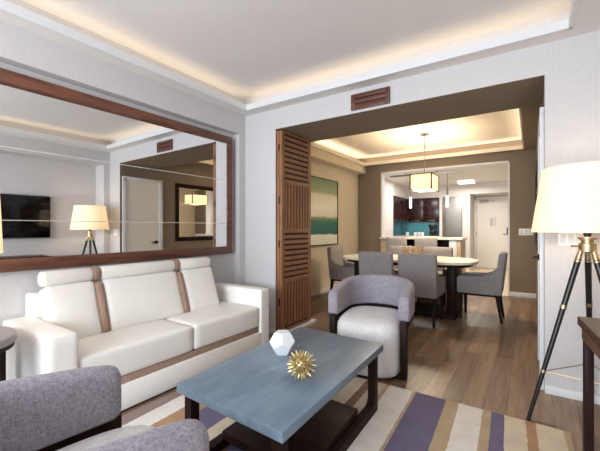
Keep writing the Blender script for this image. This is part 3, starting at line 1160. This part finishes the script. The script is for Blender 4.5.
def shutter_panel(x0, x1):
    m = MB()
    st, rl = 0.05, 0.045
    m.box((x0, py0, pz0), (x1, py0 + st, pz1), 0.002)
    m.box((x0, py1 - st, pz0), (x1, py1, pz1), 0.002)
    nz = 4
    H = (pz1 - pz0) / nz
    for k in range(nz + 1):
        zc = pz0 + k * H
        m.box((x0, py0 + st, max(pz0, zc - rl / 2)), (x1, py1 - st, min(pz1, zc + rl / 2)), 0.002)
    n = 8
    for k in range(nz):
        za, zb = pz0 + k * H + rl / 2, pz0 + (k + 1) * H - rl / 2
        if k == 0:
            za += rl / 2
        ya, yb = py0 + st, py1 - st
        gap = 0.024
        if k % 2 == 1:        # level slats
            p = (zb - za - gap) / n
            for i in range(n):
                z = za + gap + i * p
                m.box((x0 + 0.004, ya, z), (x1 - 0.004, yb, z + p - gap), 0.001, 1)
        else:
            p = (yb - ya - gap) / n
            for i in range(n):
                y = ya + gap + i * p
                m.box((x0 + 0.004, y, za), (x1 - 0.004, y + p - gap, zb), 0.001, 1)
    return m


p1 = shutter_panel(-2.250, -2.217).build('panel', M['shut'], t)
p2 = shutter_panel(-2.288, -2.255).build('panel', M['shut'], t)
boxpart('gap_shade', (-2.279, py0 + 0.02, pz0 + 0.02), (-2.2275, py1 - 0.02, pz1 - 0.02), M['shutgap'], t, 0)  # added dark sheet that paints the shade between the slats
for z in (0.35, 0.98, 1.45, 2.02):
    boxpart('hinge', (-2.262, py0 - 0.004, z - 0.04), (-2.244, py0 + 0.002, z + 0.04), M['darkmetal'], t, 0.001)
tr = struct('trim_5', (-2.29, py0, 0.0), (-2.19, YH, 0.02), M['trim'])

# ------------------------------------------------------------------ fittings on the far wall
t = thing('air_vent', 'walnut slotted air vent on the wall above the wide opening', 'vent', (-1.204, YF, 2.317))
m = MB()
hw, hh = 0.185, 0.073
m.box((-hw, -0.02, -hh), (-hw + 0.04, 0, hh), 0.002)
m.box((hw - 0.04, -0.02, -hh), (hw, 0, hh), 0.002)
for z0_, z1_ in ((-hh, -0.022), (-0.012, 0.022), (0.034, hh)):
    m.box((-hw + 0.03, -0.019, z0_), (hw - 0.03, 0, z1_), 0.002)
m.build('louvre', M['ventw'], t)
boxpart('backing', (-hw + 0.03, -0.006, -hh + 0.01), (hw - 0.03, -0.001, hh - 0.01), M['shutgap'], t, 0)

t = thing('switch_plate', 'wide white switch plate on the wall below the floor lamp shade', 'switch', (0.228, YF, 1.078))
boxpart('plate', (-0.068, -0.007, -0.05), (0.068, 0, 0.05), M['plate'], t, 0.003)
for k in (-1, 0, 1):
    boxpart('rocker', (k * 0.042 - 0.015, -0.010, -0.032), (k * 0.042 + 0.015, -0.006, 0.032), M['trim'], t, 0.002)
t = thing('switch_plate', 'white switch plate on the brown wall beside the entry opening', 'switch', (-0.055, YB, 1.085))
boxpart('plate', (-0.10, -0.007, -0.055), (0.10, 0, 0.055), M['plate'], t, 0.003)
for k in (-1, 0, 1):
    boxpart('rocker', (k * 0.06 - 0.02, -0.010, -0.035), (k * 0.06 + 0.02, -0.006, 0.035), M['trim'], t, 0.002)
t = thing('wall_outlet', 'white wall outlet low on the wall between sofa arm and shutter', 'outlet', (-2.41, YF, 0.39))
boxpart('plate', (-0.04, -0.007, -0.06), (0.04, 0, 0.06), M['plate'], t, 0.003)
boxpart('receptacle', (-0.017, -0.010, -0.045), (0.017, -0.006, 0.045), M['trim'], t, 0.002)

# ------------------------------------------------------------------ kitchen
t = thing('breakfast_bar', 'breakfast bar with pale counter below the kitchen opening', 'counter', (0, 0, 0))
boxpart('countertop', (bx0 + 0.03, 6.62, 0.935), (-0.99, 7.25, 0.972), M['stone'], t, 0.004)
boxpart('body', (bx0 + 0.03, 6.92, 0.0), (-1.22, 7.15, 0.935), M['dark'], t, 0.003)
boxpart('end_panel', (-1.215, 6.66, 0.0), (-1.09, 7.2, 0.935), M['trim'], t, 0.003)
boxpart('side_panel', (-1.088, 6.66, 0.0), (-1.02, 7.2, 0.935), M['barpanel'], t, 0.003)
boxpart('support_panel', (bx0 + 0.035, 6.68, 0.0), (bx0 + 0.17, 6.915, 0.935), M['barpanel'], t, 0.003)


def make_stool(label, loc, group):
    t = thing('bar_stool', label, 'stool', loc, PI, group)      # faces the bar
    F = M['dtweed']
    w = 0.19
    m = MB(); m.cushion((-w, -0.19, 0.60), (w, 0.17, 0.68), 0.025, (0, 0, 0.012), nx=6); m.build('seat', F, t)
    m = MB(); vs = m.cushion((-w, 0.15, 0.62), (w, 0.205, 0.985), 0.02, (0, 0.004, 0), nx=6)
    bmesh.ops.rotate(m.bm, verts=vs, cent=Vector((0, 0.17, 0.65)), matrix=Matrix.Rotation(math.radians(-5), 3, 'X'))
    m.build('backrest', F, t)
    for s in (-1, 1):
        for y in (-0.16, 0.16):
            boxpart('leg', (s * 0.16 - 0.016, y - 0.016, 0), (s * 0.16 + 0.016, y + 0.016, 0.61), M['dark'], t, 0.002)
    m = MB()
    for s in (-1, 1):
        m.box((s * 0.16 - 0.01, -0.16, 0.2), (s * 0.16 + 0.01, 0.16, 0.225), 0.001)
    m.box((-0.16, -0.17, 0.2), (0.16, -0.15, 0.225), 0.001)
    m.build('footrest', M['dark'], t)
    return t


GS = 'upholstered stools at the breakfast bar'
bs = make_stool('grey bar stool at the breakfast bar, directly behind the dried centrepiece', (-1.50, 6.36, 0), GS)
bs['label'] = 'grey upholstered bar stool in front of the bar, the one beside the white bar end'
dup(bs, (-2.02, 6.36, 0), PI, 'grey upholstered bar stool in front of the bar, the one nearer the brown wall', GS)

t = thing('kitchen_cabinet', 'dark glossy wall cabinets running along the back of the kitchen', 'cabinet', (-2.58, 10.3, 1.33))
boxpart('body', (-0.44, 0.02, 0.0), (0.445, 0.345, 0.685), M['kcab'], t, 0.002)
for k in range(2):
    x0 = -0.44 + k * 0.4425
    d = boxpart('door', (x0 + 0.003, 0.0, 0.002), (x0 + 0.4395, 0.02, 0.683), M['kcab'], t, 0.002)
    boxpart('handle', (x0 + 0.12, -0.02, 0.03), (x0 + 0.32, 0.0, 0.042), M['hardware'], d, 0.002)
t = thing('kitchen_cabinet', 'dark glossy wall cabinet on the kitchen side wall, next to the white column', 'cabinet', (-3.02, 9.58, 1.33))
boxpart('body', (-0.305, -0.71, 0.0), (-0.02, 0.71, 0.685), M['kcab'], t, 0.002)
for k in range(3):
    y0 = -0.71 + k * 0.473
    d = boxpart('door', (-0.02, y0 + 0.003, 0.002), (0.0, y0 + 0.47, 0.683), M['kcab'], t, 0.002)
    boxpart('handle', (0.0, y0 + 0.13, 0.03), (0.02, y0 + 0.33, 0.042), M['hardware'], d, 0.002)
t = thing('kitchen_counter', 'kitchen base cabinets with pale worktop along the back wall', 'counter', (-2.7, 10.3, 0))
boxpart('body', (-0.62, -0.25, 0.0), (0.56, 0.345, 0.88), M['kcab'], t, 0.003)
boxpart('worktop', (-0.625, -0.28, 0.88), (0.56, 0.345, 0.92), M['stone'], t, 0.003)
sp = struct('wall_backsplash', (-3.33, 10.63, 0.92), (-2.13, 10.65, 1.33), M['teal'])
sp2 = struct('wall_backsplash_side', (-3.33, 8.86, 0.92), (-3.315, 10.63, 1.33), M['teal'])
t = thing('refrigerator', 'tall stainless steel refrigerator in the kitchen', 'refrigerator', (-1.79, 10.28, 0))
boxpart('body', (-0.245, 0.03, 0.02), (0.24, 0.36, 2.015), M['steel'], t, 0.004)
boxpart('door', (-0.245, 0.0, 0.75), (0.24, 0.03, 2.015), M['steel'], t, 0.006)
boxpart('drawer', (-0.245, 0.0, 0.04), (0.24, 0.03, 0.74), M['steel'], t, 0.006)
m = MB(); m.tube((-0.20, -0.04, 0.9), (-0.20, -0.04, 1.6), 0.01); m.tube((-0.2, -0.04, 0.95), (-0.2, 0.0, 0.95), 0.008); m.tube((-0.2, -0.04, 1.55), (-0.2, 0.0, 1.55), 0.008)
m.build('handle', M['hardware'], t)
# small things on the worktop
t = thing('coffee_maker', 'black coffee maker on the kitchen worktop', 'appliance', (-2.34, 10.40, 0.92))
m = MB(); m.box((-0.09, -0.10, 0.0), (0.09, 0.10, 0.03), 0.006); m.box((-0.09, 0.02, 0.03), (0.09, 0.10, 0.33), 0.006); m.box((-0.09, -0.10, 0.24), (0.09, 0.10, 0.34), 0.01)
m.build('body', M['black'], t)
m = MB(); m.lathe([(0.05, 0.032), (0.068, 0.06), (0.065, 0.13), (0.05, 0.16), (0.045, 0.17)], (0, -0.04, 0), 20); m.build('carafe', M['screen'], t)
GC = 'white cups on the kitchen worktop'
m = MB(); m.lathe([(0.028, 0.0), (0.04, 0.02), (0.045, 0.11), (0.04, 0.11), (0.03, 0.02)], n=20)
cup = tag(m.build('cup', M['ceramic']), 'small white cup in the row on the teal-backed kitchen worktop', 'cup', GC)
cup.location = (-2.78, 10.2, 0.92)
for x, y in ((-2.68, 10.22), (-2.58, 10.2), (-3.0, 10.16)):
    c = cup.copy(); C.objects.link(c); c.location = (x, y, 0.92)

# track with two small pendants over the bar
t = thing('track_light', 'grey ceiling track over the breakfast bar', 'light', (0, 7.0, 0))
boxpart('rail', (-2.42, -0.02, 2.20), (-1.14, 0.02, 2.232), M['hardware'], t, 0.003)
m = MB()
for x in (-2.1, -1.5):
    m.tube((x, 0, 2.23), (x, 0, KC), 0.008, n=8)
m.box((-2.1, -0.006, 2.231), (-1.5, 0.006, 2.238))
m.build('stem', M['hardware'], t)


def mini(label, x, rodlen):
    t = thing('mini_pendant', label, 'lamp', (x, 7.0, 0), 0, 'small tube pendants over the bar')
    m = MB(); m.tube((0, 0, 1.80), (0, 0, 2.20), 0.008, n=10); m.tube((0, 0, 1.765), (0, 0, 1.90), 0.018, n=14); m.build('rod', M['hardware'], t)
    m = MB(); m.lathe([(0.016, 1.55), (0.024, 1.558), (0.024, 1.762), (0.016, 1.77)], n=18); m.build('diffuser', M['glow'], t)
    return t


mini('slim glowing tube pendant hanging in front of the dark cabinets', -2.0, 0)
mini('slim glowing tube pendant hanging in front of the refrigerator', -1.31, 0)
bulb('bar_bulb', (-2.0, 6.9, 1.46), 5, (1, 0.95, 0.88), 0.06)
bulb('bar_bulb', (-1.31, 6.9, 1.46), 5, (1, 0.95, 0.88), 0.06)
t = thing('ceiling_light', 'rectangular lit ceiling light in the entry hall', 'light', (-1.34, 9.55, KC))
boxpart('housing', (-0.19, -0.16, -0.02), (0.19, 0.16, 0.0), M['trim'], t, 0.003)
boxpart('diffuser', (-0.18, -0.15, -0.085), (0.18, 0.15, -0.02), M['glow'], t, 0.01)


def area(name, loc, rot, sx, sy, power, col):
    Lb = bpy.data.lights.new(name, 'AREA')
    Lb.shape = 'RECTANGLE'
    Lb.size, Lb.size_y = sx, sy
    Lb.energy = power
    Lb.color = col
    o = bpy.data.objects.new(name, Lb)
    C.objects.link(o)
    o.location = loc
    o.rotation_euler = rot
    return o


area('entry_light', (-1.34, 9.55, KC - 0.1), (0, 0, 0), 0.34, 0.3, 31, (1, 0.93, 0.82))
area('kitchen_light', (-2.3, 8.6, KC - 0.02), (0, 0, 0), 0.5, 0.5, 28, (1, 0.96, 0.9))
area('undercabinet_light', (-2.7, 10.45, 1.325), (0, 0, 0), 0.8, 0.1, 3, (0.95, 1.0, 1.0))
# daylight through the window behind the camera
area('window_daylight', ((wx0 + wx1) / 2, Y0 - 0.02, (wz0 + wz1) / 2), (PI / 2, 0, 0), wx1 - wx0 - 0.14, wz1 - wz0 - 0.14, 240, (0.85, 0.93, 1.0))

w = bpy.data.worlds.new('sky')
scene.world = w
w.use_nodes = True
bg = w.node_tree.nodes['Background']
bg.inputs['Color'].default_value = (0.75, 0.85, 1.0, 1)
bg.inputs['Strength'].default_value = 1.0

# ------------------------------------------------------------------ camera
cam = bpy.data.cameras.new('camera')
cam.sensor_width = 36.0
cam.lens = 344.0 / 600.0 * 36.0
cam.shift_y = 2.5 / 600.0
cam.clip_start = 0.02
co = bpy.data.objects.new('camera', cam)
C.objects.link(co)
co.location = (0, 0, 1.15)
co.rotation_euler = (PI / 2, 0, math.atan2(230.0, 344.0))
scene.camera = co

vs_ = scene.view_settings
vs_.view_transform = 'Standard'
vs_.look = 'None'
vs_.gamma = 1.0
vs_.exposure = 0.0
vs_.use_curve_mapping = False
scene.cycles.max_bounces = 10
scene.cycles.diffuse_bounces = 6
scene.cycles.glossy_bounces = 6
